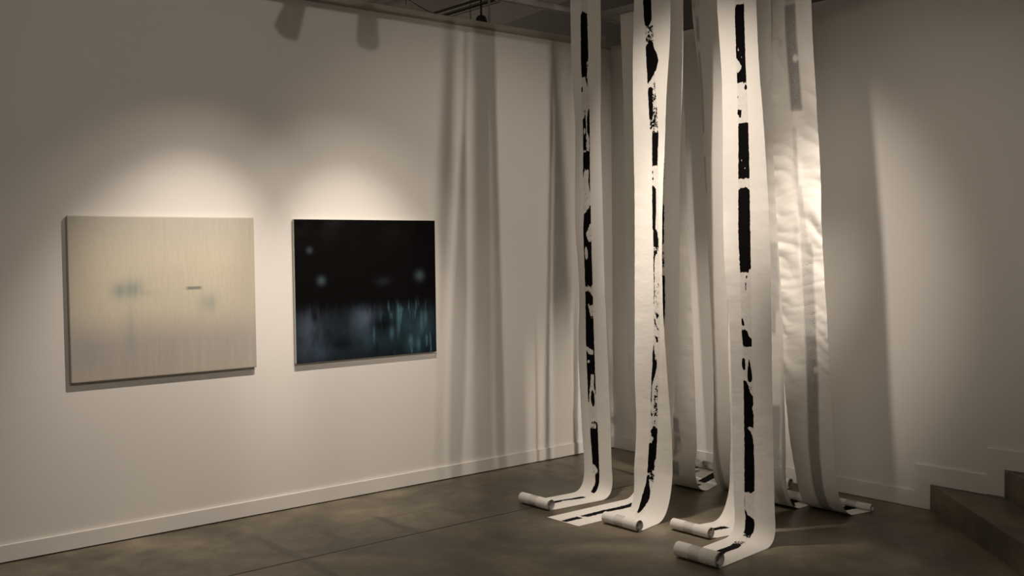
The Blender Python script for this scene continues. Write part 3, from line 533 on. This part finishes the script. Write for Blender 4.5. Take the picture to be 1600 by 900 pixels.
    me.polygons.add(len(Fs)); me.polygons.foreach_set('loop_start', np.arange(0, Fs.size, 4, dtype=np.int32))
    me.polygons.foreach_set('loop_total', np.full(len(Fs), 4, dtype=np.int32))
    mi = np.zeros(len(Fs), dtype=np.int32); mi[len(F1):] = 1
    me.polygons.foreach_set('material_index', mi)
    sm = np.ones(len(Fs), dtype=bool); sm[len(F1) + len(F2):] = False
    me.polygons.foreach_set('use_smooth', sm)
    for nm, arr in (('ink', ink), ('wash', wash)):
        at = me.attributes.new(nm, 'FLOAT', 'POINT')
        at.data.foreach_set('value', np.concatenate((arr.ravel(), arr.ravel())).astype(np.float32))
    me.update(); me.validate()
    root = empty(name, (S['xf'], S['yroll'], 0)); tag(root, label, 'paper strip', 'paper strips hanging from the steel frame')
    sh = link('sheet', me, [M['paper'], M['paperback']], root)
    me.transform(Matrix.Translation(-root.location))
    if S['r'] > 0:
        ro = make_roll(S, tail_u, key)
        ro.parent = root; ro.data.transform(Matrix.Translation(-root.location))
        if roll_label: ro['label'] = roll_label
    return root

def make_roll(S, tu, key):
    """loose spiral of paper lying on the end of its own tail; the back of the paper is outside"""
    r0 = S['r']; wd = S['w']; dr = S['dr']; turns = 11
    n = 30 * turns; th = np.linspace(0, 2 * math.pi * turns, n)
    rad = r0 * (1 - .50 * th / th[-1])
    cx = S['xroll']; cz = r0 + .0028
    us = np.array((0, .08, tu[0], tu[0] + .001, (tu[0] + tu[1]) / 2, tu[1] - .001, tu[1], .9, 1.0)); nu = len(us)
    rnd = random.Random(key)
    V = []; ink = []
    for sgn in (0.0, -.0004):          # outer (back) face, inner (printed) face
        for i in range(n):
            a = -math.pi / 2 + th[i] * 1.0
            for j, u in enumerate(us):
                tele = .006 * (th[i] / th[-1]) * (1 if rnd.random() < 2 else 0)
                V.append((cx + dr * (rad[i] + sgn) * math.cos(a), S['yroll'] - (u - .5) * wd + tele, cz + (rad[i] + sgn) * math.sin(a)))
                ink.append((.42 + .22 * math.sin(th[i] * 2.3)) if (tu[0] < u < tu[1]) else 0.0)
    idx = np.arange(n * nu).reshape(n, nu)
    F1 = np.stack((idx[:-1, :-1].ravel(), idx[:-1, 1:].ravel(), idx[1:, 1:].ravel(), idx[1:, :-1].ravel()), 1)
    V = np.array(V)
    n0 = np.cross(V[F1[0, 1]] - V[F1[0, 0]], V[F1[0, 2]] - V[F1[0, 0]])
    if n0[2] > 0: F1 = F1[:, ::-1]
    h = n * nu
    rim = np.concatenate([np.stack((e0, e1, e1 + h, e0 + h), 1) for e0, e1 in ((idx[:-1, 0], idx[1:, 0]), (idx[1:, -1], idx[:-1, -1]))])
    Fs = np.concatenate((F1, F1[:, ::-1] + h))
    me = bpy.data.meshes.new('roll'); me.from_pydata(V.tolist(), [], Fs.tolist())
    at = me.attributes.new('ink', 'FLOAT', 'POINT'); at.data.foreach_set('value', np.array(ink, dtype=np.float32))
    mi = np.zeros(len(Fs), dtype=np.int32); mi[:len(F1)] = 1;
    me.polygons.foreach_set('material_index', mi)
    sm = np.ones(len(Fs), dtype=bool); sm[2 * len(F1):] = False
    me.polygons.foreach_set('use_smooth', sm)
    return link('roll', me, [M['paper'], M['paperback']])

make_strip('S', 'paper_strip', 'nearest hanging paper strip, crisp black bars, curling out to the front roll', .0035, True, .006, 'paper roll with a grey band nearest the camera')
make_strip('B', 'paper_strip', 'white paper strip with broken black print, second of the front row from the left wall', .003, True, .010)
make_strip('A', 'paper_strip', 'white paper strip with ragged black print nearest the left wall, ending in a slim roll', .003, True, .005)
make_strip('E', 'paper_strip', 'paper strip behind the second front strip, its cut tail lying flat without a roll', .003, False, .012)
make_strip('H', 'paper_strip', 'paper strip hidden behind the nearest strip, only its lit curve and tail roll showing', .003, False, .010)
make_strip('K', 'paper_strip', 'crumpled paper strip at the far right with a grey ghost of the print', .020, False, .008)
make_strip('J', 'paper_strip', 'dim paper strip between the nearest strip and the crumpled right strip', .004, False, .008)
make_strip('G', 'paper_strip', 'back strip just left of the nearest strip, grey marks along its left edge', .005, False, .010)
make_strip('D', 'paper_strip', 'back strip right of the second front strip with grey blotches near its foot', .005, False, .010)
make_strip('C', 'paper_strip', 'plain back strip hanging below the steel beam by the room corner', .005, False, .010)

# ------------------------------------------------------------------ suspended steel frame the strips hang from
def channel(bm, p0, p1, sz=.045, lip=.012):
    """open strut channel between two points along x or y, open side down"""
    lo = [min(a, b) for a, b in zip(p0, p1)]; hi = [max(a, b) for a, b in zip(p0, p1)]
    ax = 0 if abs(p1[0] - p0[0]) > abs(p1[1] - p0[1]) else 1
    o = 1 - ax; h = sz / 2; th = .004
    def B(a0, a1, z0, z1):
        l = [0, 0, z0]; u = [0, 0, z1]; l[ax] = lo[ax]; u[ax] = hi[ax]; l[o] = p0[o] + a0; u[o] = p0[o] + a1
        add_box(bm, l, u)
    z = p0[2]
    B(-h, h, z + sz - th, z + sz); B(-h, -h + th, z, z + sz); B(h - th, h, z, z + sz)
    B(-h, -h + lip, z, z + th); B(h - lip, h, z, z + th)
frame = empty('hanging_frame', (-.9, -1.6, 3.4))
tag(frame, 'grey steel channel frame hung overhead that the paper strips hang from', 'frame')
def fpart(name, build, mat):
    b = bmesh.new(); build(b); o = obj(name, b, mat, None); o.data.transform(Matrix.Translation((.9, 1.6, -3.4))); o.parent = frame; return o
fpart('cross_channel', lambda b: channel(b, (-5.6, -.58, 3.40), (.34, -.58, 3.40)), M['metal'])
fpart('channel', lambda b: channel(b, (-.715, -.56, 3.40 + .0), (-.715, -2.83, 3.40)), M['metal'])
fpart('channel', lambda b: channel(b, (-1.23, -.70, 3.455), (-1.23, -2.9, 3.455)), M['metal'])
fpart('channel', lambda b: channel(b, (-1.08, -.78, 3.455), (-1.08, -2.9, 3.455)), M['metal'])
for (x, y) in ((-5.4, -.58), (-2.9, -.58), (-.15, -.58), (-1.23, -2.8), (-1.08, -2.8), (-.715, -2.75)):
    fpart('hanger_rod', lambda b: add_tube(b, [(x, y, 3.44 if y > -1 or x > -1 else 3.495), (x, y, 4.3)], .005, 8), M['metal'])
bm = bmesh.new(); add_box(bm, (-.03, .03, WT + .012), (.02, .09, WT + .02)); add_box(bm, (-.03, .03, WT + .02), (-.015, .09, WT + .075))
tag(obj('angle_bracket', bm, M['metal']), 'small steel angle bracket standing on the wall top at the corner', 'bracket')

# ------------------------------------------------------------------ beyond the wall top: conduits, rods, cable and a lamp
for (x0, nm, lb) in ((-.40, 'conduit_pipe', 'dark conduit pipe under the ceiling beyond the left wall, left of the pair'), (-.27, 'conduit_pipe', 'dark conduit pipe under the ceiling beyond the left wall, right of the pair')):
    bm = bmesh.new(); add_tube(bm, [(x0, 1.0, 3.93), (x0, 4.2, 3.93)], .022, 12)
    for y in (1.05, 4.1): add_box(bm, (x0 - .008, y - .008, 3.94), (x0 + .008, y + .008, 4.3))
    o = tag(obj(nm, bm, M['pipe'], smooth=False), lb, 'pipe', 'conduit pipes beyond the wall')
for (x, y, lb) in ((-1.37, 1.0, 'thin ceiling hanger rod beyond the wall, leftmost of three'), (-.70, 1.0, 'thin ceiling hanger rod beyond the wall, beside the dark lamp'), (-.49, 1.0, 'pale ceiling hanger rod beyond the wall, right of the dark lamp')):
    bm = bmesh.new(); add_tube(bm, [(x, y, 3.2 if x > -1 else 3.71), (x, y, 4.3)], .0035 if x < -.6 else .011, 8)
    tag(obj('hanger_rod', bm, M['pipe'] if x < -.6 else M['metal']), lb, 'rod', 'ceiling hanger rods beyond the wall')
bm = bmesh.new()
pts = [(-1.37 + .63 * k / 14, 1.02, 3.775 - .10 * (k / 14) - .05 * math.sin(math.pi * k / 14)) for k in range(15)]
pts = [(-1.37, 1.0, 3.775)] + pts
add_tube(bm, pts, .004, 6); tag(obj('sagging_cable', bm, M['pipe']), 'thin dark cable sagging beyond the top of the left wall', 'cable')

def spotlight(loc, aim, label):
    root = empty('track_spotlight', loc); tag(root, label, 'spotlight', 'dark ceiling spotlights')
    q = (Vector(aim) - Vector(loc)).to_track_quat('-Z', 'Y').to_matrix().to_4x4()
    b = bmesh.new()
    prof = [(.030, .16), (.046, .15), (.054, .10), (.060, .0), (.066, -.05), (.062, -.05), (.056, .0), (.050, .03)]
    seg = 24; rings = [[b.verts.new((r * math.cos(2 * math.pi * k / seg), r * math.sin(2 * math.pi * k / seg), z)) for k in range(seg)] for r, z in prof]
    for a, c in zip(rings, rings[1:]):
        for k in range(seg): b.faces.new((a[k], a[(k + 1) % seg], c[(k + 1) % seg], c[k]))
    b.faces.new(rings[0])
    b.transform(q); obj('lamp_can', b, M['dark'], root, smooth=True)
    b = bmesh.new(); top = q @ Vector((0, 0, .12))
    add_tube(b, [tuple(top), (top.x, top.y, top.z + .10), (0 + top.x, top.y, 4.3 - loc[2])], .009, 8)
    obj('stem', b, M['dark'], root)
    return root
spotlight((-.575, 1.0, 3.60), (-.85, .6, 3.0), 'dark lamp head peeking over the top of the left wall')
spotlight((P1_LOC[0] + .0, P1_LOC[1] - .02, P1_LOC[2] + .02), P1_AIM, 'dark ceiling spotlight aimed at the pale cream painting')
spotlight((P2_LOC[0] + .0, P2_LOC[1] - .02, P2_LOC[2] + .02), P2_AIM, 'dark ceiling spotlight aimed at the near-black painting')
